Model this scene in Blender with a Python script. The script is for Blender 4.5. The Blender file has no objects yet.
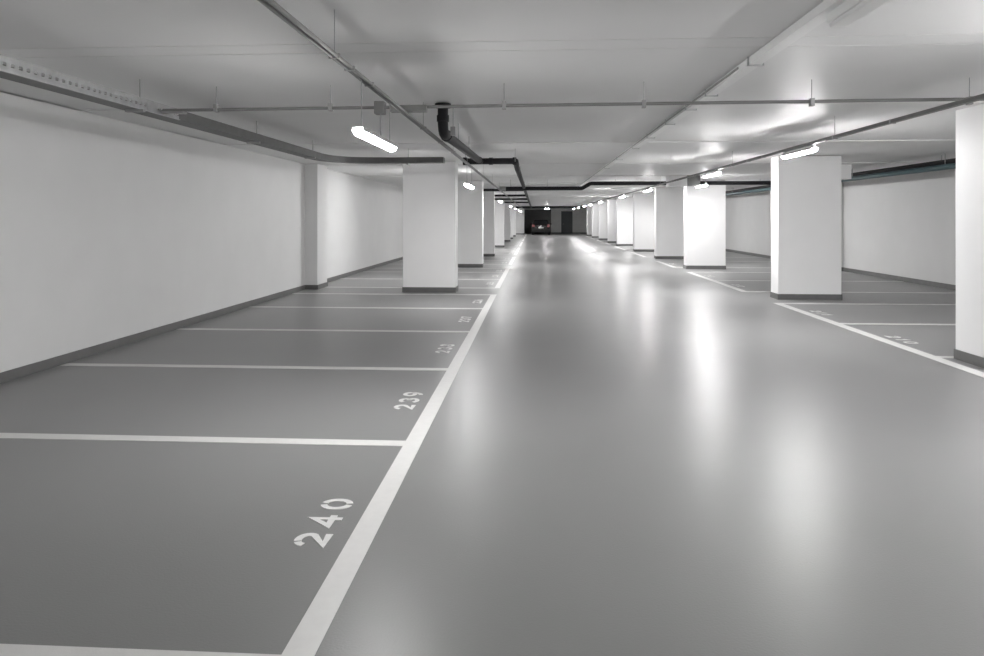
import bpy, bmesh, math, random
from mathutils import Vector, Matrix

random.seed(7)
sc = bpy.context.scene
COL = sc.collection
PI = math.pi
WL = {}                     # world location of every parent made here

# ------------------------------------------------------------------ camera
CAM_H, FPX, YAW = 1.65, 700.0, math.atan(43 / 700)
cd = bpy.data.cameras.new('camera')
cam = bpy.data.objects.new('camera', cd)
COL.objects.link(cam)
cam.location = (0, 0, CAM_H)
cam.rotation_euler = (PI / 2, 0, YAW)
cd.sensor_fit = 'HORIZONTAL'
cd.sensor_width = 36
cd.lens = 36 * FPX / 984
cd.shift_y = -(328 - 218.5) / 984
cd.clip_start, cd.clip_end = 0.05, 300
sc.camera = cam

# ------------------------------------------------------------------ room measures
XL, XR = -5.35, 9.65        # side walls
Y0, Y1 = -9.0, 77.0         # wall behind the camera, far wall
H = 2.92                    # ceiling
LANE_L = (-0.956, -0.83)    # left lane line
LANE_R = (4.64, 4.79)       # right lane line

# ------------------------------------------------------------------ materials
def mat(name, col, rough=0.5, metal=0.0, mott=0.0, mscale=2.0, bump=0.0, bscale=60.0, spec=0.5,
        emit=0.0, rvar=0.0, coat=0.0):
    m = bpy.data.materials.new(name)
    m.use_nodes = True
    nt = m.node_tree
    b = nt.nodes['Principled BSDF']
    c = (col, col, col) if isinstance(col, (int, float)) else col
    b.inputs['Base Color'].default_value = (*c, 1)
    b.inputs['Roughness'].default_value = rough
    b.inputs['Metallic'].default_value = metal
    b.inputs['Specular IOR Level'].default_value = spec
    if coat:
        b.inputs['Coat Weight'].default_value = coat
        b.inputs['Coat Roughness'].default_value = 0.08
    tc = nt.nodes.new('ShaderNodeTexCoord')
    def noise(scale, detail=4):
        n = nt.nodes.new('ShaderNodeTexNoise')
        n.inputs['Scale'].default_value = scale
        n.inputs['Detail'].default_value = detail
        nt.links.new(tc.outputs['Object'], n.inputs['Vector'])
        return n
    if mott:
        n = noise(mscale)
        r = nt.nodes.new('ShaderNodeValToRGB')
        r.color_ramp.elements[0].position = 0.3
        r.color_ramp.elements[1].position = 0.7
        r.color_ramp.elements[0].color = (*[v * (1 - mott) for v in c], 1)
        r.color_ramp.elements[1].color = (*[min(1, v * (1 + mott)) for v in c], 1)
        nt.links.new(n.outputs['Fac'], r.inputs['Fac'])
        nt.links.new(r.outputs['Color'], b.inputs['Base Color'])
    if rvar:
        n = noise(mscale * 1.7)
        mr = nt.nodes.new('ShaderNodeMapRange')
        mr.inputs['To Min'].default_value = rough - rvar
        mr.inputs['To Max'].default_value = rough + rvar
        nt.links.new(n.outputs['Fac'], mr.inputs['Value'])
        nt.links.new(mr.outputs['Result'], b.inputs['Roughness'])
    if bump:
        n = noise(bscale, 2)
        bp = nt.nodes.new('ShaderNodeBump')
        bp.inputs['Strength'].default_value = 1.0
        bp.inputs['Distance'].default_value = bump
        nt.links.new(n.outputs['Fac'], bp.inputs['Height'])
        nt.links.new(bp.outputs['Normal'], b.inputs['Normal'])
    if emit:
        b.inputs['Emission Color'].default_value = (1.0, 0.99, 0.99, 1)
        b.inputs['Emission Strength'].default_value = emit
    return m

LAMP = 230.0
M = dict(
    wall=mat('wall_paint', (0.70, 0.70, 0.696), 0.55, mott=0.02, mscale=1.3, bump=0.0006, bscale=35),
    wall_r=mat('wall_paint_dimmed', (0.60, 0.598, 0.596), 0.6, mott=0.02, mscale=1.3, bump=0.0006, bscale=35),  # same paint as the left wall, its dimmer light put into the colour
    column=mat('column_paint', (0.84, 0.838, 0.838), 0.5, mott=0.012, mscale=2, bump=0.0004, bscale=40),
    ceiling=mat('ceiling_paint', (0.79, 0.788, 0.785), 0.48, mott=0.025, mscale=0.7, bump=0.0003, bscale=14, spec=0.35),
    joint=mat('ceiling_joint', 0.32, 0.7),
    floor=mat('epoxy_floor', (0.212, 0.212, 0.2105), 0.34, mott=0.05, mscale=0.45, rvar=0.02, spec=0.28, bump=0.0008, bscale=90),
    skirt=mat('skirting_paint', (0.125, 0.125, 0.123), 0.4, mott=0.08, mscale=6),
    paint=mat('road_paint', (0.62, 0.617, 0.605), 0.42, mott=0.03, mscale=14, bump=0.0006, bscale=150),
    number=mat('number_paint', (0.68, 0.677, 0.67), 0.42, mott=0.06, mscale=30, bump=0.0006, bscale=150),
    galv=mat('galvanised_steel', (0.52, 0.525, 0.53), 0.42, 0.75, mott=0.12, mscale=9),
    conduit=mat('grey_conduit', (0.22, 0.22, 0.217), 0.5, 0.2, mott=0.06, mscale=8),
    tray=mat('dark_tray', (0.17, 0.17, 0.17), 0.55, 0.3, mott=0.08, mscale=8),
    rod=mat('steel_rod', (0.36, 0.36, 0.36), 0.5, 0.4),
    white=mat('white_trunking', (0.85, 0.85, 0.845), 0.45, mott=0.02),
    black=mat('black_pipe', (0.016, 0.016, 0.018), 0.6, spec=0.25, mott=0.1, mscale=5),
    teal=mat('teal_pipe', (0.035, 0.085, 0.10), 0.4, mott=0.1, mscale=5),
    grey=mat('grey_plastic', (0.34, 0.34, 0.335), 0.5),
    darkbox=mat('dark_box', (0.16, 0.16, 0.16), 0.5, mott=0.05),
    tube=mat('lit_diffuser', (0.9, 0.9, 0.88), 0.4, emit=LAMP),
    tube_l=mat('lit_diffuser_weaker', (0.9, 0.9, 0.88), 0.4, emit=LAMP * 0.62),
    gate=mat('gate_paint', (0.085, 0.085, 0.083), 0.5, mott=0.1, mscale=3),
    door=mat('door_paint', (0.06, 0.068, 0.074), 0.45),
    far=mat('far_wall_paint', (0.66, 0.658, 0.65), 0.6, mott=0.04),
    car=mat('car_paint', (0.012, 0.008, 0.009), 0.25, 0.2, coat=0.6),
    glass=mat('dark_glass', (0.01, 0.011, 0.012), 0.5, spec=0.2),
    rubber=mat('rubber', (0.015, 0.015, 0.015), 0.75),
    alloy=mat('alloy', (0.35, 0.35, 0.36), 0.3, 0.8),
    tail=mat('tail_lens', (0.36, 0.14, 0.14), 0.15, spec=0.7),
    taild=mat('tail_clear_lens', (0.75, 0.66, 0.64), 0.15, spec=0.7),
    plate=mat('plate_white', (0.85, 0.85, 0.83), 0.35),
    chrome=mat('chrome', (0.7, 0.7, 0.7), 0.15, 1.0),
)

# ------------------------------------------------------------------ helpers
def link(o, parent=None, loc=(0, 0, 0)):
    COL.objects.link(o)
    if parent is not None:
        o.parent = parent
        WL[o] = WL[parent]
    else:
        WL[o] = Vector(loc)
        o.location = loc
    return o

def thing(name, label, cat, loc=(0, 0, 0), group=None, kind=None):
    o = bpy.data.objects.new(name, None)
    o.empty_display_size = 0.2
    link(o, None, loc)
    return tag(o, label, cat, group, kind)

def tag(o, label, cat, group=None, kind=None):
    o['label'] = label
    o['category'] = cat
    if group: o['group'] = group
    if kind: o['kind'] = kind
    return o

def obj(name, bm, m, parent=None, smooth=False, loc=(0, 0, 0), label=None):
    """bm is in world coordinates; stored relative to the parent's base (or loc)."""
    base = WL[parent] if parent is not None else Vector(loc)
    bmesh.ops.translate(bm, verts=bm.verts, vec=-base)
    bmesh.ops.recalc_face_normals(bm, faces=bm.faces)
    me = bpy.data.meshes.new(name)
    bm.to_mesh(me); bm.free()
    for mm in (m if isinstance(m, (list, tuple)) else [m]):
        me.materials.append(mm)
    if smooth:
        for p in me.polygons: p.use_smooth = True
        try: me.set_sharp_from_angle(angle=math.radians(40))
        except Exception: pass
    o = bpy.data.objects.new(name, me)
    link(o, parent, loc)
    if label: o['label'] = label
    return o

def box(bm, x0, x1, y0, y1, z0, z1, bev=0.0):
    t = bmesh.new() if bev else bm
    vs = [t.verts.new(p) for p in ((x0,y0,z0),(x1,y0,z0),(x1,y1,z0),(x0,y1,z0),(x0,y0,z1),(x1,y0,z1),(x1,y1,z1),(x0,y1,z1))]
    for f in ((0,3,2,1),(4,5,6,7),(0,1,5,4),(1,2,6,5),(2,3,7,6),(3,0,4,7)):
        t.faces.new([vs[i] for i in f])
    if bev:
        bmesh.ops.bevel(t, geom=t.edges[:], offset=bev, segments=2, profile=0.5, affect='EDGES')
        merge(bm, t)
    return bm

def merge(bm, t):
    me = bpy.data.meshes.new('tmp'); t.to_mesh(me); t.free()
    bm.from_mesh(me); bpy.data.meshes.remove(me)

def bx(*a, bev=0.0):
    return box(bmesh.new(), *a, bev=bev)

def rounded_path(pts, r, n=6):
    """polyline with its corners replaced by arcs of radius r"""
    pts = [Vector(p) for p in pts]
    out = [pts[0]]
    for a, b, c in zip(pts, pts[1:], pts[2:]):
        u, v = (a - b).normalized(), (c - b).normalized()
        ang = u.angle(v)
        if ang > PI - 0.02:
            out.append(b); continue
        d = min(r / math.tan(ang / 2), (a - b).length * 0.48, (c - b).length * 0.48)
        p, q = b + u * d, b + v * d
        for i in range(n + 1):
            t = i / n
            out.append(p * (1 - t) ** 2 + b * 2 * t * (1 - t) + q * t * t)
    out.append(pts[-1])
    return out

def tube(bm, pts, r, seg=12, cap=True):
    pts = [Vector(p) for p in pts]
    rings = []
    prev = None
    for i, p in enumerate(pts):
        if i == 0: d = pts[1] - p
        elif i == len(pts) - 1: d = p - pts[i - 1]
        else: d = (pts[i + 1] - p).normalized() + (p - pts[i - 1]).normalized()
        d.normalize()
        if prev is None:
            up = Vector((0, 0, 1)) if abs(d.z) < 0.9 else Vector((1, 0, 0))
            n1 = d.cross(up).normalized()
        else:
            n1 = (prev - d * prev.dot(d)).normalized()
        prev = n1
        n2 = d.cross(n1)
        rings.append([bm.verts.new(p + (n1 * math.cos(2*PI*k/seg) + n2 * math.sin(2*PI*k/seg)) * r) for k in range(seg)])
    for a, b in zip(rings, rings[1:]):
        for k in range(seg):
            bm.faces.new((a[k], a[(k+1) % seg], b[(k+1) % seg], b[k]))
    if cap:
        bm.faces.new(rings[0][::-1]); bm.faces.new(rings[-1])
    return bm

def tb(pts, r, seg=12):
    return tube(bmesh.new(), pts, r, seg)

def sweep(bm, pts, prof):
    """sweep a closed profile [(side, up)] along a horizontal path"""
    pts = [Vector(p) for p in pts]
    rings = []
    for i, p in enumerate(pts):
        d = (pts[min(i+1, len(pts)-1)] - pts[max(i-1, 0)]).normalized()
        s = d.cross(Vector((0, 0, 1))).normalized()
        k = 1.0
        if 0 < i < len(pts) - 1:
            e = (pts[i+1] - p).normalized()
            k = 1 / max(0.3, d.dot(e))
        rings.append([bm.verts.new(p + s * a * k + Vector((0, 0, b))) for a, b in prof])
    n = len(prof)
    for a, b in zip(rings, rings[1:]):
        for k in range(n):
            bm.faces.new((a[k], a[(k+1) % n], b[(k+1) % n], b[k]))
    bm.faces.new(rings[0][::-1]); bm.faces.new(rings[-1])
    return bm

def struct(name, bm, m, parent=None, smooth=False):
    o = obj(name, bm, m, parent, smooth)
    o['kind'] = 'structure'
    return o

# ------------------------------------------------------------------ the setting
struct('floor', bx(XL - 0.3, XR + 0.3, Y0 - 0.3, Y1 + 0.3, -0.25, 0), M['floor'])

# ceiling: precast planks with real joints between them
bm = bmesh.new()
joints = [-6.3, -4.0, -1.7, 0.6, 2.9, 5.06, 5.34, 7.95, 9.95, 11.8, 14.2, 16.4]
while joints[-1] < Y1 - 2.5: joints.append(joints[-1] + 2.3)
edges = [Y0 - 0.3] + joints + [Y1 + 0.3]
for k, (a, b) in enumerate(zip(edges, edges[1:])):
    dz = 0.012 if (k % 2 or abs(b - a) < 0.5) else 0.0     # neighbouring planks never sit quite level
    box(bm, XL - 0.3, XR + 0.3, a + 0.006, b - 0.006, H + dz, H + 0.05)
n0 = len(bm.faces)
box(bm, XL - 0.3, XR + 0.3, Y0 - 0.3, Y1 + 0.3, H + 0.03, H + 0.09)
bm.faces.ensure_lookup_table()
for f in bm.faces[n0:]: f.material_index = 1
struct('ceiling', bm, [M['ceiling'], M['joint']])

# left wall with its shallow pier
bm = bx(XL - 0.25, XL, Y0, Y1 + 0.2, 0, H)
box(bm, XL - 0.02, XL + 0.30, 16.0, 16.75, 0, H)
struct('wall_left', bm, M['wall'])
bm = bmesh.new()
sk = 0.105
box(bm, XL - 0.01, XL + 0.018, Y0, 15.98, 0, sk)
box(bm, XL - 0.01, XL + 0.318, 15.982, 16.768, 0, sk)
box(bm, XL - 0.01, XL + 0.018, 16.77, 72.6, 0, sk)
struct('baseboard_left', bm, M['skirt'])

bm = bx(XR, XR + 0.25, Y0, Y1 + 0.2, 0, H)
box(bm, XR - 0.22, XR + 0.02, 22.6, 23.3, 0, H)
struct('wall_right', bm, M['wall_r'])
bm = bmesh.new()
box(bm, XR - 0.018, XR + 0.01, Y0, 22.58, 0, 0.12)
box(bm, XR - 0.238, XR + 0.01, 22.582, 23.318, 0, 0.12)
box(bm, XR - 0.018, XR + 0.01, 23.32, Y1, 0, 0.12)
struct('baseboard_right', bm, M['skirt'])

struct('wall_behind', bx(XL, XR, Y0 - 0.25, Y0, 0, H), M['wall'])

# far wall: opening for the dark gate and the dark door
GX0, GX1, GZ = -1.16, 1.76, 2.62
DX0, DX1, DZ = 2.87, 4.10, 2.45
bm = bmesh.new()
box(bm, XL, GX0, Y1, Y1 + 0.25, 0, H)
box(bm, GX1, DX0, Y1, Y1 + 0.25, 0, H)
box(bm, DX1, XR, Y1, Y1 + 0.25, 0, H)
box(bm, GX0, GX1, Y1, Y1 + 0.25, GZ, H)
box(bm, DX0, DX1, Y1, Y1 + 0.25, DZ, H)
struct('wall_far', bm, M['far'])
struct('wall_stub', bx(XL + 0.001, -1.12, 72.6, 72.95, 0, H), M['wall'])
bm = bmesh.new()
box(bm, XL + 0.02, -1.10, 72.582, 72.6, 0, sk)
box(bm, -1.12, -1.10, 72.6, 72.95, 0, sk)
struct('baseboard_stub', bm, M['skirt'])
bm = bmesh.new()
box(bm, GX1, DX0, Y1 - 0.018, Y1, 0, 0.12)
box(bm, DX1, XR - 0.02, Y1 - 0.018, Y1, 0, 0.12)
struct('baseboard_far', bm, M['skirt'])
d1 = struct('door_1', bx(DX0 + 0.06, DX1 - 0.06, Y1 + 0.05, Y1 + 0.1, 0.01, DZ - 0.06, bev=0.004), M['door'])
bm = bmesh.new()
box(bm, DX0 + 0.002, DX0 + 0.06, Y1 - 0.02, Y1 + 0.12, 0, DZ - 0.002)
box(bm, DX1 - 0.06, DX1 - 0.002, Y1 - 0.02, Y1 + 0.12, 0, DZ - 0.002)
box(bm, DX0 + 0.06, DX1 - 0.06, Y1 - 0.02, Y1 + 0.12, DZ - 0.06, DZ - 0.002)
struct('door_frame', bm, M['door'], d1)
struct('door_handle', tb(rounded_path([(DX0 + 0.16, Y1 + 0.05, 1.05), (DX0 + 0.16, Y1 - 0.01, 1.05), (DX0 + 0.3, Y1 - 0.01, 1.05)], 0.02), 0.011, 8), M['galv'], d1)
gt = thing('sectional_gate', 'dark grey closed garage gate in the far wall behind the parked car', 'gate', (0.3, Y1 + 0.1, 0))
bm = bmesh.new()
for k in range(5):
    z0 = 0.01 + k * (GZ - 0.02) / 5
    box(bm, GX0 + 0.07, GX1 - 0.07, Y1 + 0.08, Y1 + 0.13, z0 + 0.006, z0 + (GZ - 0.02) / 5 - 0.006)
box(bm, GX0 + 0.07, GX1 - 0.07, Y1 + 0.10, Y1 + 0.12, 0.0, GZ - 0.01)
obj('gate_panel', bm, M['gate'], gt)
bm = bmesh.new()
box(bm, GX0 + 0.003, GX0 + 0.07, Y1 - 0.01, Y1 + 0.15, 0, GZ - 0.003)
box(bm, GX1 - 0.07, GX1 - 0.003, Y1 - 0.01, Y1 + 0.15, 0, GZ - 0.003)
box(bm, GX0 + 0.07, GX1 - 0.07, Y1 - 0.01, Y1 + 0.15, GZ - 0.07, GZ - 0.003)
obj('gate_frame', bm, M['gate'], gt)
obj('gate_handle', bx(0.22, 0.38, Y1 + 0.05, Y1 + 0.08, 0.9, 0.93, bev=0.004), M['galv'], gt)

# ------------------------------------------------------------------ columns
ORD = ['nearest', 'second', 'third', 'fourth', 'fifth', 'sixth', 'seventh', 'eighth', 'ninth', 'tenth', 'eleventh', 'twelfth']
def column(x0, x1, y0, y1, label, group):
    t = thing('column', label, 'column', ((x0 + x1) / 2, (y0 + y1) / 2, 0), group, 'thing')
    obj('shaft', bx(x0, x1, y0, y1, 0, H, bev=0.006), M['column'], t)
    bm = bmesh.new()
    s = 0.012
    box(bm, x0 - s, x1 + s, y0 - s, y0 + 0.002, 0, 0.115)
    box(bm, x0 - s, x1 + s, y1 - 0.002, y1 + s, 0, 0.115)
    box(bm, x0 - s, x0 + 0.002, y0 + 0.002, y1 - 0.002, 0, 0.115)
    box(bm, x1 - 0.002, x1 + s, y0 + 0.002, y1 - 0.002, 0, 0.115)
    obj('skirting', bm, M['skirt'], t, label='dark grey skirting round the foot of the column')
    return t

CL = [15.51, 23.54, 30.35, 40.07, 49.98, 56.3, 64.2]
left_lab = ['broad white column standing nearest on the left, under the cable tray end',
            'white column half hidden behind the nearest left column',
            'narrow looking white column, third along the left row',
            'brightly lit white column, fourth along the left row',
            'shaded white column, fifth along the left row',
            'white column far off, sixth along the left row',
            'white column farthest along the left row, just before the end wall']
for y, lb in zip(CL, left_lab):
    column(-2.95, -1.77, y, y + 0.5, lb, 'white columns along the left bays')
CR = [7.93, 14.57, 23.2, 28.95, 35.25, 42.55, 47.7, 54.4, 60.9, 66.8]
right_lab = ['white column cut off by the right edge of the photo',
             'broad white column on the right, its whole front face in view',
             'brightest white column of the right row, lit by the lamp before it',
             'grey shaded white column just left of the brightest right column',
             'bright white column, fifth along the right row from the photo edge',
             'bright white column, sixth along the right row from the photo edge',
             'grey shaded white column, seventh along the right row',
             'white column far off, eighth along the right row',
             'white column far off, ninth along the right row',
             'white column farthest along the right row, beside the far door']
for i, (y, lb) in enumerate(zip(CR, right_lab)):
    column(4.94, 6.19, y, y + (0.63 if i == 0 else 0.45), lb, 'white columns along the right bays')

# boxed downstands under the ceiling on the right
def boxing(x0, x1, y0, y1, z0, m, label):
    o = obj('ceiling_boxing', bx(x0, x1, y0, y1, z0, H, bev=0.004), m, None, loc=((x0+x1)/2, (y0+y1)/2, z0))
    return tag(o, label, 'boxing')
boxing(6.85, 7.45, 17.0, 17.4, 2.58, M['white'], 'white boxed duct end at the ceiling, right of the broad right column')
boxing(3.95, 4.47, 20.9, 21.4, 2.60, M['white'], 'white boxing under the ceiling where the black cross pipe passes, above the aisle edge')
boxing(4.475, 4.86, 20.95, 21.35, 2.62, M['darkbox'], 'dark grey box under the ceiling beside the small white boxing')

# ------------------------------------------------------------------ floor markings
T = 0.003
def lane(x, y0, y1, label, group):
    o = obj('lane_line', bx(x[0], x[1], y0, y1, -0.001, T), M['paint'], None, loc=((x[0]+x[1])/2, y0, 0))
    return tag(o, label, 'lane line', group)
def bay_line(x0, x1, y, label, group, w=0.11):
    o = obj('bay_line', bx(x0, x1, y - w/2, y + w/2, -0.001, T), M['paint'], None, loc=((x0+x1)/2, y, 0))
    return tag(o, label, 'bay line', group)

# digits: strokes in a 1 x 1 cell, drawn as ribbons
def arc(cx, cy, rx, ry, a0, a1, n=12):
    return [(cx + rx * math.cos(math.radians(a0 + (a1 - a0) * i / n)), cy + ry * math.sin(math.radians(a0 + (a1 - a0) * i / n))) for i in range(n + 1)]
DIG = {
    '0': [arc(0.5, 0.5, 0.36, 0.40, 100, 260, 16), arc(0.5, 0.5, 0.36, 0.40, 280 - 360, 80, 16)],
    '1': [[(0.28, 0.70), (0.54, 0.88), (0.54, 0.06)]],
    '2': [arc(0.48, 0.64, 0.34, 0.26, 172, 120, 6), arc(0.48, 0.64, 0.34, 0.26, 108, -30, 12) + [(0.16, 0.12), (0.88, 0.12)]],
    '3': [arc(0.48, 0.69, 0.30, 0.21, 165, -80, 14) , arc(0.48, 0.31, 0.34, 0.22, 80, -165, 14)],
    '4': [[(0.66, 0.04), (0.66, 0.90), (0.14, 0.34), (0.58, 0.34)], [(0.74, 0.34), (0.92, 0.34)]],
    '5': [[(0.82, 0.88), (0.26, 0.88), (0.22, 0.54)] + arc(0.48, 0.34, 0.34, 0.26, 120, -160, 14)],
    '6': [arc(0.5, 0.34, 0.33, 0.26, 180, -180, 20), arc(0.62, 0.36, 0.45, 0.54, 180, 92, 10)],
    '7': [[(0.14, 0.88), (0.86, 0.88), (0.40, 0.06)]],
    '8': [arc(0.5, 0.69, 0.28, 0.21, 0, 360, 20), arc(0.5, 0.30, 0.34, 0.22, 0, 360, 20)],
    '9': [arc(0.5, 0.66, 0.33, 0.25, 0, 360, 20), arc(0.38, 0.64, 0.45, 0.54, 0, -88, 10)],
}
def ribbon(bm, pts, w, fx):
    pts = [Vector((p[0], p[1])) for p in pts]
    closed = (pts[0] - pts[-1]).length < 1e-4
    L, R = [], []
    n = len(pts)
    for i, p in enumerate(pts):
        a = pts[i-1] if i else (pts[-2] if closed else None)
        b = pts[i+1] if i < n-1 else (pts[1] if closed else None)
        d1 = (p - a).normalized() if a is not None else None
        d2 = (b - p).normalized() if b is not None else None
        d1 = d1 or d2; d2 = d2 or d1
        d = (d1 + d2)
        d = d.normalized() if d.length > 1e-6 else d1
        k = min(2.2, 1 / max(0.3, d.dot(d1)))
        nrm = Vector((-d.y, d.x)) * (w / 2) * k
        L.append(p + nrm); R.append(p - nrm)
    for i in range(n - 1):
        q = [L[i], L[i+1], R[i+1], R[i]]
        lo = [bm.verts.new((*fx(v), -0.001)) for v in q]
        hi = [bm.verts.new((*fx(v), T)) for v in q]
        bm.faces.new(hi)
        for k in range(4):
            bm.faces.new((lo[k], lo[(k+1) % 4], hi[(k+1) % 4], hi[k]))

def bay_number(txt, xc, yc, side, label, group, h=0.185, cw=0.165, pitch=0.222):
    """side -1: left bays (reads away from the camera), +1: right bays (reads towards it)"""
    t = thing('bay_number', label, 'number', (xc, yc, 0), group)
    for i, ch in enumerate(txt):
        bm = bmesh.new()
        off = (i - (len(txt) - 1) / 2) * pitch - cw / 2
        def fx(v):
            a, b = off + v.x * cw, (v.y - 0.5) * h
            return (xc - b, yc + a) if side < 0 else (xc + b, yc - a)
        for s in DIG[ch]:
            ribbon(bm, s, 0.205, fx)
        o = obj('digit', bm, M['number'], t)
    return t

# left bays
LG = 'white cross lines of the left bays'
yl = [2.53, 5.08, 7.60, 10.15, 12.77, 15.10]
groups_l = [([0.0] + yl, ['241'] + ['240', '239', '238', '237', '236']),]
between_l = ['white bay line at the bottom left edge, near side of bay 240',
             'widest white bay line, between bays 240 and the next one on the left',
             'white bay line second from the front on the left, beyond the first bay past 240',
             'white bay line third across the left floor, reaching the wall skirting',
             'white bay line fourth across the left floor',
             'white bay line just in front of the nearest left column']
for y, lb in zip(yl, between_l):
    bay_line(XL + 0.03, LANE_L[0], y, lb, LG, 0.12)
lane(LANE_L, -8.5, 15.16, 'long white lane line running from the bottom edge to the nearest left column', 'white lane lines along the left bays')
NG = 'stencilled numbers in the left bays'
for (a, b), txt, lb in zip(zip(yl, yl[1:]), ['240', '239', '238', '237', '236'],
        ['large white number 240 painted by the left lane line, nearest of all', 'white number 239 painted in the second left bay from the front',
         'small white number in the third left bay from the front', 'faint white number in the fourth left bay from the front',
         'faint white number in the bay just before the nearest left column']):
    bay_number(txt, -1.14, (a + b) / 2 - 0.05, -1, lb, NG)

segs_l = [(16.5, 23.05, [16.56, 18.9, 21.4, 23.0]), (25.0, 29.9, [25.06, 27.4, 29.84]), (31.8, 39.6, [31.86, 34.5, 37.1, 39.54]),
          (41.3, 49.5, [41.36, 44.0, 46.7, 49.44]), (51.2, 55.9, [51.26, 53.6, 55.84]), (57.6, 63.8, [57.66, 60.7, 63.74]), (65.4, 72.2, [65.46, 68.8, 72.1])]
num = 235
cnt = ['first', 'second', 'third', 'fourth']
for k, (a, b, ys) in enumerate(segs_l):
    w = ORD[k + 0]
    beh = f'{w} left column'
    lane(LANE_L, a, b, f'white lane line stretch starting just beyond the {beh}', 'white lane lines along the left bays')
    for j, y in enumerate(ys):
        bay_line(XL + 0.03, LANE_L[0], y, f'thin white bay line, {cnt[j]} beyond the {beh}', LG, 0.11)
    for j, (p, q) in enumerate(zip(ys, ys[1:])):
        if p > 50: continue
        bay_number(str(num), -1.14, (p + q) / 2 - 0.05, -1, f'tiny white number in the {cnt[j]} bay beyond the {beh}', NG)
        num -= 1

# right bays
RG = 'white cross lines of the right bays'
XRB = XR - 0.03
lane(LANE_R, -8.5, 13.98, 'long white lane line on the right, running out at the right photo edge', 'white lane lines along the right bays')
for y, lb in ((8.64, 'short white line joining the right lane line at the cut-off column'),
              (11.3, 'clear white bay line across the right bays, between the two nearest right columns'),
              (13.92, 'white bay line just in front of the broad right column')):
    bay_line(LANE_R[1], XRB, y, lb, RG)
for y, txt, lb in ((9.85, '210', 'white number painted in the right bay nearest the cut-off column'),
                   (12.55, '211', 'faint white number painted in the bay before the broad right column')):
    bay_number(txt, 4.985, y, 1, lb, 'stencilled numbers in the right bays')
segs_r = [(16.05, 21.9, [16.11, 18.95, 21.84]), (23.9, 27.6, [23.96, 27.54]), (30.3, 34.5, [30.36, 34.44]), (36.6, 41.9, [36.66, 39.2, 41.84]),
          (43.8, 47.0, [43.86, 46.94]), (49.0, 53.8, [49.06, 51.4, 53.74]), (55.6, 60.2, [55.66, 60.14]), (62.2, 66.2, [62.26, 66.14]), (68.2, 76.0, [68.26, 72.0, 75.94])]
rl = ['broad right column', 'brightest right column', 'shaded fourth right column', 'fifth right column', 'sixth right column', 'seventh right column',
      'eighth right column', 'ninth right column', 'farthest right column']
num = 212
for k, (a, b, ys) in enumerate(segs_r):
    lane(LANE_R, a, b, f'white lane line stretch starting just beyond the {rl[k]}', 'white lane lines along the right bays')
    for j, y in enumerate(ys):
        bay_line(LANE_R[1], XRB, y, f'thin white bay line, {cnt[j]} beyond the {rl[k]}', RG)
    for j, (p, q) in enumerate(zip(ys, ys[1:])):
        if p > 30: continue
        bay_number(str(num), 4.985, (p + q) / 2, 1, f'tiny white number in the {cnt[j]} bay beyond the {rl[k]}', 'stencilled numbers in the right bays')
        num += 1

# ------------------------------------------------------------------ lamps
def capsule(x, y0, y1, z, w, h, seg=10):
    """long rounded diffuser, flat on top"""
    bm = bmesh.new()
    prof = [(math.cos(a) * w / 2, math.sin(a) * h) for a in [PI + PI * k / seg for k in range(seg + 1)]]
    st = [(y0, 0.55), (y0 + 0.015, 0.85), (y0 + 0.05, 1.0), (y1 - 0.05, 1.0), (y1 - 0.015, 0.85), (y1, 0.55)]
    rings = [[bm.verts.new((x + a * s, y, z + b * s)) for a, b in prof] for y, s in st]
    n = len(prof)
    for a, b in zip(rings, rings[1:]):
        for k in range(n):
            bm.faces.new((a[k], a[(k+1) % n], b[(k+1) % n], b[k]))
    bm.faces.new(rings[0]); bm.faces.new(rings[-1][::-1])
    return bm

def make_lamp(wires, label, group, glow):
    """lamp around the origin: axis along y, housing top at z = 0"""
    t = thing('linear_lamp', label, 'lamp', (0, 0, 0), group)
    bm = bmesh.new()
    box(bm, -0.0468, 0.0468, -0.585, 0.585, -0.032, 0, bev=0.005)
    obj('housing', bm, M['grey'], t)
    obj('diffuser', capsule(0, -0.60, 0.60, -0.0205, 0.088, 0.046), glow, t, smooth=True, label='glowing white diffuser')
    for s in (-1, 1):
        obj('clip', bx(-0.050, 0.050, s * 0.45 - 0.012, s * 0.45 + 0.012, -0.036, -0.016), M['galv'], t)
    if wires:
        for s in (-1, 1):
            obj('hanging_wire', tb([(0, s * 0.48, -0.005), (0, s * 0.48, wires)], 0.0035, 6), M['rod'], t)
    else:
        for s in (-1, 1):
            obj('mounting_bracket', bx(-0.02, 0.02, s * 0.55 - 0.02, s * 0.55 + 0.02, -0.002, 0.0395), M['galv'], t)
    return t

def dup(t, loc, label):
    r = t.copy(); COL.objects.link(r); r.location = loc; r['label'] = label
    for ch in t.children:
        c = ch.copy(); COL.objects.link(c); c.parent = r
    return r

LZ, CZ = 2.285, 2.64        # hanging lamps' top, conduit height
lamps_l = [(-1.22, 5.35, 'lit lamp hanging on wires nearest on the left, above the parking bays'),
           (-1.22, 13.0, 'lit hanging lamp just right of the nearest left column'),
           (-1.22, 24.8, 'small lit lamp third along the left hanging row'),
           (-1.22, 35.0, 'small lit lamp fourth along the left hanging row'),
           (-1.22, 44.0, 'tiny lit lamp fifth along the left hanging row'),
           (-1.22, 54.0, 'tiny lit lamp sixth along the left hanging row'),
           (-1.22, 62.0, 'tiny lit lamp farthest along the left hanging row'),
           (-1.22, -2.6, 'lit hanging lamp of the left row behind the viewpoint')]
base = make_lamp(CZ - LZ, lamps_l[0][2], 'lit lamps hanging along the left conduit', M['tube_l'])
for i, (x, y, lb) in enumerate(lamps_l):
    if i: dup(base, (x, y, LZ), lb)
base.location = (lamps_l[0][0], lamps_l[0][1], LZ)

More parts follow.
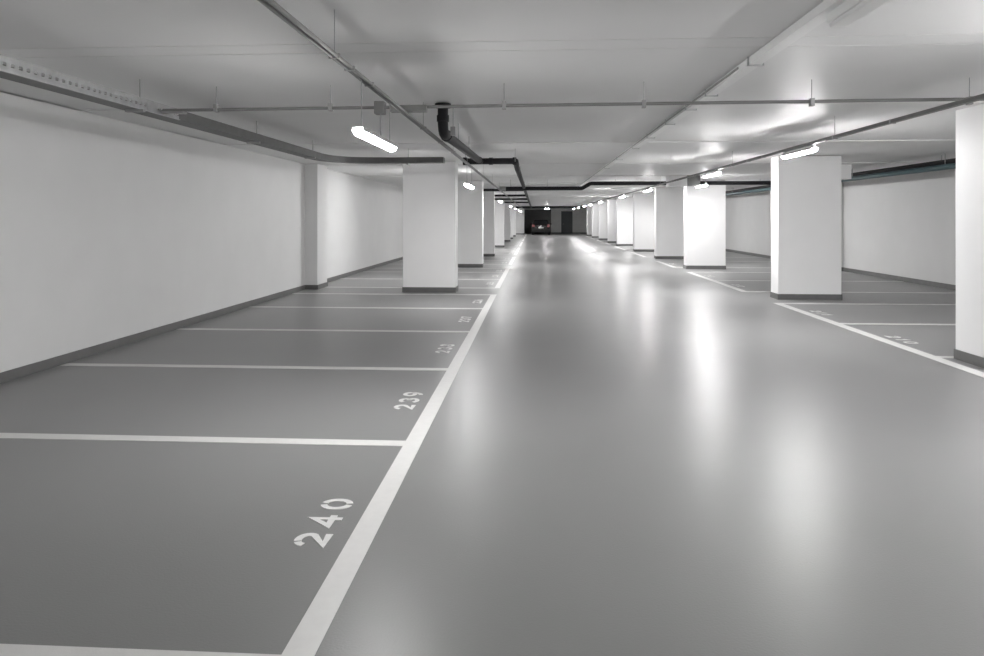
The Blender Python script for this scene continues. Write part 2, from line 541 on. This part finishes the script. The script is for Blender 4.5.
RZ, TZ = 2.60, 2.66        # right lamps' top, tray height
lamps_r = [(3.7, 10.1, 'lit lamp nearest on the right, above the broad right column edge'),
           (3.7, 14.95, 'lit lamp second along the right row, above the brightest column'),
           (3.7, 23.3, 'small lit lamp third along the right row'),
           (3.7, 30.1, 'small lit lamp fourth along the right row'),
           (3.7, 40.0, 'tiny lit lamp fifth along the right row'),
           (3.7, 47.0, 'tiny lit lamp sixth along the right row'),
           (3.7, 53.0, 'tiny lit lamp seventh along the right row'),
           (3.7, 60.0, 'tiny lit lamp eighth along the right row'),
           (3.7, 67.0, 'tiny lit lamp farthest along the right row'),
           (3.7, 4.2, 'lit lamp of the right row just outside the right photo edge'),
           (3.7, -1.0, 'lit lamp of the right row just behind the viewpoint'),
           (3.7, -5.0, 'lit lamp of the right row farthest behind the viewpoint'),
           (7.3, -2.5, 'added fill lamp over the right bays behind the viewpoint'),  # unseen fill, added to brighten the column fronts
           (5.7, 33.0, 'lit lamp hidden behind the shaded fourth right column'),
           (5.7, 40.2, 'lit lamp hidden behind the fifth right column'),
           (-2.6, 68.9, 'added fill lamp hidden behind the farthest left column'),  # added out of sight to light the end stub
           (5.9, 24.7, 'added fill lamp hidden behind the brightest right column'),  # added out of sight to lift the fourth right column
           (-2.6, 18.6, 'added fill lamp hidden behind the nearest left column'),  # added out of sight to lift the second left column
           (-2.5, 36.6, 'lit lamp hidden behind the third left column')]
base = make_lamp(0, lamps_r[0][2], 'lit lamps along the right conduit', M['tube'])
for i, (x, y, lb) in enumerate(lamps_r):
    if i: dup(base, (x, y, RZ), lb)
base.location = (lamps_r[0][0], lamps_r[0][1], RZ)

for x, y, lb in ((7.4, 7.0, 'added crosswise fill lamp over the right bays beside the cut-off column'), (7.4, 4.0, 'added crosswise fill lamp over the right bays level with the viewpoint')):  # unseen pair added to light the front of the broad right column
    t = dup(base, (x, y, RZ + 0.28), lb)
    t.rotation_euler = (0, 0, PI / 2)
# lamp at the far pipe crossing, by the bright column
t = dup(base, (5.0, 21.4, 2.66), 'small lit lamp right in front of the brightest right column, under the dark cross pipe')
t['group'] = 'lit lamps along the right conduit'
bm = bmesh.new()
for s in (-0.48, 0.48):
    tube(bm, [(5.0, 21.4 + s, 2.655), (5.0, 21.4 + s, H)], 0.006, 6)
WL[t] = Vector((5.0, 21.4, 2.66))
obj('suspension_rod', bm, M['rod'], t)

# far lamp over the parked car
t = thing('bulkhead_lamp', 'lit lamp at the far end, hanging over the aisle before the parked car', 'lamp', (1.12, 65.5, 2.56))
obj('housing', bx(0.94, 1.30, 65.43, 65.57, 2.59, 2.65, bev=0.01), M['grey'], t)
bm = capsule(0, -0.17, 0.17, 0, 0.12, 0.07)
bmesh.ops.rotate(bm, verts=bm.verts, cent=(0, 0, 0), matrix=Matrix.Rotation(PI / 2, 3, 'Z'))
bmesh.ops.translate(bm, verts=bm.verts, vec=(1.12, 65.5, 2.591))
obj('diffuser', bm, M['tube'], t, smooth=True, label='glowing white diffuser')
obj('suspension_rod', tb([(1.12, 65.5, 2.645), (1.12, 65.5, H)], 0.01, 8), M['rod'], t)

# ------------------------------------------------------------------ conduits and trays
def rods(parent, pts, z, r=0.006):
    for x, y in pts:
        obj('hanger_rod', tb([(x, y, z), (x, y, H + 0.004)], r, 6), M['rod'], parent)

def clamps(parent, pts, z, sx, sy, sz, m='rod'):
    for x, y in pts:
        obj('clamp', bx(x - sx, x + sx, y - sy, y + sy, z - sz, z + sz), M[m], parent)

# left longitudinal conduit that carries the hanging lamps: a pair of thin pipes
t = thing('lamp_conduit', 'grey conduit running along the ceiling above the left hanging lamps', 'conduit', (-1.22, 0, CZ))
for s in (-0.018, 0.018):
    obj('conduit_pipe', tb([(-1.22 + s, -5, CZ), (-1.22 + s, 68.3, CZ)], 0.0125, 8), M['conduit'], t, smooth=True)
hp = [(-1.22, y) for y in (1.0, 4.2, 7.6, 10.4, 12.6, 16.5, 20, 24, 28, 34, 40, 46, 52, 58, 64, 68)]
rods(t, hp, CZ + 0.012, 0.0025)
clamps(t, hp + [(-1.22, y) for y in (4.55, 5.1, 9.0)], CZ, 0.034, 0.010, 0.015)

# cross conduit
YC, ZC = 6.58, 2.70
t = thing('cross_conduit', 'thin grey conduit crossing the whole ceiling from the left tray to the right', 'conduit', (0, YC, ZC))
obj('conduit_pipe', tb([(-3.602, YC, ZC - 0.002), (4.35, YC + 0.0, ZC + 0.03), (6.9, YC, ZC + 0.03)], 0.0155, 10), M['conduit'], t, smooth=True)
hp = [(-3.07, YC), (-1.95, YC), (-0.29, YC), (1.01, YC), (2.53, YC), (3.92, YC), (5.6, YC)]
rods(t, hp, ZC + 0.01, 0.0035)
clamps(t, hp, ZC + 0.014, 0.016, 0.03, 0.036)
obj('junction_box', bx(-1.37, -1.02, YC - 0.05, YC + 0.05, ZC - 0.04, ZC + 0.02, bev=0.006), M['conduit'], t)
obj('end_plate', bx(-3.602, -3.38, YC - 0.04, YC + 0.04, ZC - 0.035, ZC - 0.015), M['rod'], t)
# cable dropping from the crossing to the nearest lamp
bm = tb([(-1.47, YC + 0.02, ZC), (-1.47, YC + 0.02, 2.50), (-1.46, YC, 2.42)], 0.008, 6)
obj('drop_cable', bm, M['rod'], t)
obj('drop_box', bx(-1.52, -1.42, YC - 0.05, YC + 0.05, ZC - 0.06, ZC + 0.06, bev=0.008), M['conduit'], t)

# perforated cable tray, bending round in front of the nearest column
t = thing('cable_tray', 'perforated steel cable tray along the left wall, bending right to the nearest column', 'cable tray', (-3.71, 4, 2.655))
path = rounded_path([(-3.71, -6, 2.655), (-3.71, 12.62, 2.655), (-1.65, 12.62, 2.655)], 1.05, 10)
def tray_floor(bm, pts):
    return sweep(bm, pts, [(-0.10, 0), (0.10, 0), (0.10, 0.004), (-0.10, 0.004)])
obj('tray_bottom', tray_floor(bmesh.new(), path), M['tray'], t)
# side flanges: straight front stretch with real slots, then plain
def slotted(bm, x, y0, y1, z0, z1):
    th = 0.002
    box(bm, x - th, x + th, y0, y1, z0, z0 + 0.036)
    box(bm, x - th, x + th, y0, y1, z1 - 0.040, z1)
    y = y0
    while y < y1:
        box(bm, x - th, x + th, y, min(y + 0.04, y1), z0 + 0.036, z1 - 0.040)
        y += 0.075
    box(bm, x - 0.014, x + 0.004, y0, y1, z1, z1 + 0.004)
    box(bm, x - 0.004, x + 0.016, y0, y1, z0 - 0.006, z0)
bm = bmesh.new()
slotted(bm, -3.61, -6, 6.9, 2.655, 2.757)
obj('side_rail', bm, M['galv'], t, label='shiny slotted steel side rail')
pa = [Vector((-3.71, 6.9, 2.655))] + path[1:]
obj('side_rail', sweep(bmesh.new(), pa, [(0.098, 0), (0.102, 0), (0.102, 0.102), (0.098, 0.102)]), M['tray'], t, label='dark side rail of the bend')
obj('side_rail', sweep(bmesh.new(), path, [(-0.102, 0), (-0.098, 0), (-0.098, 0.102), (-0.102, 0.102)]), M['tray'], t)
obj('tray_end', bx(-1.65, -1.645, 12.52, 12.72, 2.655, 2.757), M['rod'], t)
for i in range(3):
    pth = [p + Vector((0, 0, 0.03)) for p in path]
    obj('cable', sweep(bmesh.new(), pth, [(-0.06 + i*0.045 + 0.016*math.cos(2*PI*k/8), 0.016*math.sin(2*PI*k/8)) for k in range(8)]), M['rod'], t)
hp = [(-3.61, y) for y in (0.2, 3.0, 6.2, 8.9, 11.2)] + [(-2.3, 12.62)]
rods(t, hp, 2.75, 0.006)
for x, y in hp[:-1]:
    obj('tray_bracket', bx(-3.74, -3.57, y - 0.02, y + 0.02, 2.625, 2.65), M['rod'], t)
obj('tray_bracket', bx(-2.32, -2.28, 12.48, 12.76, 2.625, 2.65), M['rod'], t)
for s in (-1, 1):
    obj('coupling_plate', bx(-3.606, -3.602, 4.2 + s*2.2 - 0.09, 4.2 + s*2.2 + 0.09, 2.665, 2.75), M['galv'], t)

# white trunking with its unlit batten
XT = 1.73
t = thing('cable_trunking', 'white trunking fixed under the ceiling right of the middle of the aisle', 'trunking', (XT, 4, 2.87))
obj('trunking', bx(XT - 0.05, XT + 0.05, -5, 30.0, 2.862, H - 0.0005, bev=0.003), M['white'], t)
obj('cover_strip', bx(XT - 0.060, XT - 0.051, 5.9, 30.0, 2.885, 2.902), M['grey'], t)
for y in (5.62, 7.0, 7.9, 9.1, 10.6, 12.2, 14.5, 17, 20, 24):
    bm = bmesh.new()
    box(bm, XT - 0.062, XT + 0.062, y - 0.012, y + 0.012, 2.85, 2.858)
    box(bm, XT - 0.062, XT - 0.054, y - 0.012, y + 0.012, 2.85, H)
    box(bm, XT + 0.054, XT + 0.062, y - 0.012, y + 0.012, 2.85, 2.89)
    obj('clamp', bm, M['galv'], t)
t = thing('batten_lamp', 'unlit white batten lamp under the trunking at the top edge of the photo', 'lamp', (XT + 0.06, 3.35, 2.79))
obj('housing', bx(XT - 0.01, XT + 0.115, 2.65, 4.25, 2.80, 2.861, bev=0.008), M['white'], t)
for y in (2.9, 3.9):
    obj('mounting_clip', bx(XT + 0.055, XT + 0.105, y - 0.02, y + 0.02, 2.86, H), M['white'], t)
obj('diffuser', bx(XT + 0.0, XT + 0.105, 2.66, 4.24, 2.775, 2.801, bev=0.008), M['white'], t)

# right lamp tray
t = thing('lamp_tray', 'dark narrow cable tray carrying the right row of lamps', 'cable tray', (3.7, 8, TZ))
bm = sweep(bmesh.new(), [(3.7, -5, TZ), (3.7, 68.3, TZ)], [(-0.026, -0.02), (0.026, -0.02), (0.026, 0.012), (0.022, 0.012), (0.022, -0.016), (-0.022, -0.016), (-0.022, 0.012), (-0.026, 0.012)])
obj('tray_channel', bm, M['tray'], t)
obj('cable', tb([(3.69, -5, TZ + 0.005), (3.69, 68.3, TZ + 0.005)], 0.016, 8), M['conduit'], t, smooth=True)
hp = [(3.7, y) for y in (2, 5.2, 7.5, 8.9, 11.6, 12.4, 13.4, 16.5, 18.5, 21, 24.5, 27, 32, 36, 42, 50, 56, 63)]
rods(t, hp[::3], TZ - 0.01, 0.003)
clamps(t, hp, TZ - 0.005, 0.031, 0.012, 0.022)

# ------------------------------------------------------------------ pipes
def collar(parent, p, d, r, L=0.07, m='black'):
    p, d = Vector(p), Vector(d).normalized()
    obj('coupling', tb([p - d * L / 2, p + d * L / 2], r, 16), M[m], parent, smooth=True)

t = thing('drain_pipe', 'black drain pipe dropping from the ceiling, stepping right and running down the aisle', 'pipe', (-0.95, 7.7, 2.65))
R = 0.058
XA, XB = -1.02, -0.36
YS, YT, ZT = 7.72, 13.05, 2.72
obj('ceiling_flange', tb([(XA, YS, H - 0.04), (XA, YS, H + 0.002)], 0.09, 20), M['black'], t, smooth=True)
p = rounded_path([(XA, YS, H), (XA, YS, 2.60), (XA, YT, ZT)], 0.22, 10)
obj('pipe_run', tb(p, R, 16), M['black'], t, smooth=True)
obj('pipe_run', tb([(-1.33, YT, ZT), (XB, YT, ZT)], R, 16), M['black'], t, smooth=True)
obj('pipe_run', tb(rounded_path([(XB - 0.08, YT, ZT), (XB, YT, ZT), (XB, YT + 0.1, ZT), (XB, YT + 1.2, 2.665), (XB, 68.4, 2.665)], 0.08, 6), R * 0.95, 14), M['black'], t, smooth=True)
collar(t, (XA, YS, 2.76), (0, 0, 1), R + 0.01)
collar(t, (XA, YS + 0.32, 2.605), (0, 1, 0), R + 0.01)
collar(t, (XA, YT - 0.25, 2.715), (0, 1, 0), R + 0.01)
collar(t, (-0.82, YT, ZT), (1, 0, 0), R + 0.01)
collar(t, (XB - 0.02, YT, ZT), (1, 0, 0), R + 0.014)
collar(t, (-1.31, YT, ZT), (1, 0, 0), R + 0.016)
rods(t, [(XA + 0.085, YS + 0.25), (XA, 9.3), (XA, 10.8), (XB, 12.7), (-1.30, YT)] + [(XB, y) for y in (17, 24, 31, 38, 46, 54, 62)], 2.68, 0.005)
for y in (YS + 0.25,):
    obj('pipe_clip', bx(XA + 0.055, XA + 0.11, y - 0.02, y + 0.02, 2.6, 2.70), M['rod'], t)

t = thing('cross_pipe', 'long black pipe crossing the aisle overhead beyond the white trunking bend', 'pipe', (0, 21.9, 2.6))
obj('pipe_run', tb(rounded_path([(-1.13, 22.9, 2.63), (1.52, 22.9, 2.63), (1.80, 22.9, 2.79), (7.9, 22.9, 2.79)], 0.1, 5), 0.064, 14), M['black'], t, smooth=True)
obj('end_collar', tb([(-1.16, 22.9, 2.63), (-0.95, 22.9, 2.63)], 0.072, 14), M['grey'], t, smooth=True, label='grey collar at the left end')
rods(t, [(x, 22.9) for x in (-0.8, 0.4, 1.3)], 2.66, 0.006)
rods(t, [(x, 22.9) for x in (2.6, 5.4, 7.2)], 2.82, 0.006)

for k, (y, lb) in enumerate(((26.6, 'first dark branch pipe above the left bays beyond the long cross pipe'), (33.0, 'second dark branch pipe above the left bays beyond the long cross pipe'),
                (39.2, 'third dark branch pipe above the left bays beyond the long cross pipe'), (47.0, 'fourth dark branch pipe above the left bays beyond the long cross pipe'))):
    t = thing('branch_pipe', lb, 'pipe', (-1.5, y, 2.655), 'branch pipes joining the aisle drain on the left')
    obj('pipe_run', tb([(-3.2, y, 2.735), (XB - 0.06, y, 2.735)], 0.05, 12), M['black'], t, smooth=True)
    rods(t, [(-2.6, y), (-0.9, y)], 2.77, 0.006)
t = thing('far_cross_pipe', 'thick black pipe under the ceiling across the far end of the aisle', 'pipe', (1.5, 68.5, 2.75))
obj('pipe_run', tb([(-1.9, 68.6, 2.74), (4.9, 68.6, 2.74)], 0.11, 14), M['black'], t, smooth=True)
rods(t, [(-1.2, 68.6), (2.2, 68.6), (4.5, 68.6)], 2.8, 0.008)

# right wall pipes
t = thing('heating_pipe', 'dark teal pipe running high along the right wall', 'pipe', (8.0, 12, 2.66), 'pipes along the right wall')
obj('pipe_run', tb([(8.0, -5, 2.655), (8.0, 66, 2.655)], 0.055, 14), M['teal'], t, smooth=True)
rods(t, [(8.0, y) for y in (9, 14.2, 18.2, 23, 29, 36, 44, 52, 60)], 2.68, 0.007)
t = thing('insulated_pipe', 'black insulated pipe above the teal pipe on the right', 'pipe', (8.14, 12, 2.75), 'pipes along the right wall')
obj('pipe_run', tb([(8.16, -5, 2.765), (8.16, 66, 2.765)], 0.06, 14), M['black'], t, smooth=True)
rods(t, [(8.16, y) for y in (9.3, 14.6, 18.6, 23.4, 29.4, 36.4, 44.4, 52.4, 60.4)], 2.8, 0.007)

# ------------------------------------------------------------------ the parked car, its rear to the camera
CX, CY = 0.60, 70.8
car = thing('car', 'dark hatchback parked at the far end, seen from behind', 'car', (CX, CY + 2.1, 0))
def loft(stations, n=24, e=4.0):
    """rounded-box rings: (y, half width, z0, z1)"""
    bm = bmesh.new(); rings = []
    for y, w, z0, z1 in stations:
        r = []
        for k in range(n):
            a = 2 * PI * k / n
            c, s = math.cos(a), math.sin(a)
            r.append(bm.verts.new((CX + w * math.copysign(abs(c) ** (2/e), c), CY + y, (z0+z1)/2 + (z1-z0)/2 * math.copysign(abs(s) ** (2/e), s))))
        rings.append(r)
    for a, b in zip(rings, rings[1:]):
        for k in range(n):
            bm.faces.new((a[k], a[(k+1) % n], b[(k+1) % n], b[k]))
    bm.faces.new(rings[0]); bm.faces.new(rings[-1][::-1])
    return bm
obj('body', loft([(0.0, 0.80, 0.42, 0.92), (0.05, 0.88, 0.34, 1.02), (0.18, 0.93, 0.26, 1.08), (0.6, 0.96, 0.22, 1.10), (1.5, 0.97, 0.20, 1.08), (2.8, 0.97, 0.20, 1.04),
                  (3.3, 0.96, 0.22, 0.98), (3.9, 0.90, 0.26, 0.86), (4.15, 0.78, 0.34, 0.74), (4.22, 0.66, 0.40, 0.66)]), M['car'], car, smooth=True)
def frustum(y0, y1, w0, z0, ty0, ty1, w1, z1):
    bm = bmesh.new()
    v = [bm.verts.new((CX + sx * w, CY + y, z)) for (w, z, ya, yb) in ((w0, z0, y0, y1), (w1, z1, ty0, ty1)) for sx, y in ((-1, ya), (1, ya), (1, yb), (-1, yb))]
    for f in ((0,3,2,1),(4,5,6,7),(0,1,5,4),(1,2,6,5),(2,3,7,6),(3,0,4,7)):
        bm.faces.new([v[i] for i in f])
    bmesh.ops.bevel(bm, geom=bm.edges[:], offset=0.05, segments=3, profile=0.6, affect='EDGES')
    return bm
obj('cabin', frustum(0.10, 3.05, 0.90, 0.98, 0.50, 2.15, 0.68, 1.52), M['car'], car, smooth=True)
def quad(pts, th=0.012):
    bm = bmesh.new()
    a = [bm.verts.new(p) for p in pts]
    nrm = (Vector(pts[1]) - Vector(pts[0])).cross(Vector(pts[2]) - Vector(pts[0])).normalized() * th
    b = [bm.verts.new(Vector(p) - nrm) for p in pts]
    bm.faces.new(a); bm.faces.new(b[::-1])
    n = len(pts)
    for k in range(n): bm.faces.new((a[k], b[k], b[(k+1) % n], a[(k+1) % n]))
    return bm
obj('rear_window', quad([(CX - 0.72, CY + 0.145, 1.08), (CX + 0.72, CY + 0.145, 1.08), (CX + 0.60, CY + 0.435, 1.46), (CX - 0.60, CY + 0.435, 1.46)]), M['glass'], car)
for s in (-1, 1):
    pts = [(CX + s*0.872, CY + 0.45, 1.10), (CX + s*0.872, CY + 2.7, 1.10), (CX + s*0.715, CY + 2.1, 1.46), (CX + s*0.715, CY + 0.72, 1.46)]
    obj('side_window', quad(pts if s > 0 else pts[::-1]), M['glass'], car)
obj('spoiler', bx(CX - 0.62, CX + 0.62, CY + 0.36, CY + 0.62, 1.49, 1.53, bev=0.012), M['car'], car)
obj('roof_antenna', tb([(CX, CY + 0.7, 1.51), (CX, CY + 0.58, 1.60)], 0.008, 6), M['rubber'], car)
obj('bumper', loft([(-0.06, 0.72, 0.36, 0.58), (-0.02, 0.86, 0.30, 0.62), (0.1, 0.94, 0.27, 0.64), (0.35, 0.965, 0.26, 0.62)], e=5), M['rubber'], car, smooth=True)
for s in (-1, 1):
    tl = obj('tail_light', quad([(CX + s*0.90, CY + 0.01, 0.80), (CX + s*0.62, CY - 0.02, 0.80), (CX + s*0.66, CY + 0.0, 1.0), (CX + s*0.86, CY + 0.05, 1.06)][::s], 0.06), M['tail'], car, label='red and clear tail light')
    obj('clear_lens', quad([(CX + s*0.88, CY - 0.008, 0.90), (CX + s*0.65, CY - 0.026, 0.90), (CX + s*0.67, CY - 0.012, 0.97), (CX + s*0.87, CY + 0.01, 1.0)][::s], 0.03), M['taild'], tl)
    mr = obj('side_mirror', loft([(2.22, 0.06, 1.04, 1.16), (2.27, 0.10, 1.0, 1.2), (2.40, 0.06, 1.04, 1.16)], 12, 3), M['car'], car, smooth=True)
    for v in mr.data.vertices: v.co.x += s * 1.02
    obj('wheel', tb([(CX + s*0.74, CY + 0.78, 0.32), (CX + s*0.95, CY + 0.78, 0.32)], 0.32, 28), M['rubber'], car, smooth=True)
    w2 = obj('wheel', tb([(CX + s*0.74, CY + 3.40, 0.32), (CX + s*0.95, CY + 3.40, 0.32)], 0.32, 28), M['rubber'], car, smooth=True)
    obj('rim', tb([(CX + s*0.93, CY + 3.40, 0.32), (CX + s*0.958, CY + 3.40, 0.32)], 0.21, 20), M['alloy'], w2, smooth=True)
obj('licence_plate', bx(CX - 0.26, CX + 0.26, CY - 0.03, CY - 0.005, 0.66, 0.77, bev=0.004), M['plate'], car, label='white licence plate')
obj('badge', tb([(CX, CY - 0.02, 0.90), (CX, CY + 0.03, 0.90)], 0.055, 18), M['chrome'], car, smooth=True)
obj('wiper', tb([(CX - 0.05, CY + 0.125, 1.09), (CX + 0.36, CY + 0.13, 1.11)], 0.01, 6), M['rubber'], car)

# ------------------------------------------------------------------ world and view
w = bpy.data.worlds.new('world')
w.use_nodes = True
w.node_tree.nodes['Background'].inputs['Color'].default_value = (0, 0, 0, 1)
w.node_tree.nodes['Background'].inputs['Strength'].default_value = 0
sc.world = w
vs = sc.view_settings
vs.view_transform = 'Standard'
vs.look = 'None'
vs.exposure = 0.36
vs.gamma = 1.0
vs.use_curve_mapping = False
sc.cycles.max_bounces = 14
sc.cycles.diffuse_bounces = 10
sc.cycles.glossy_bounces = 5
sc.cycles.sample_clamp_indirect = 8
sc.cycles.use_denoising = True
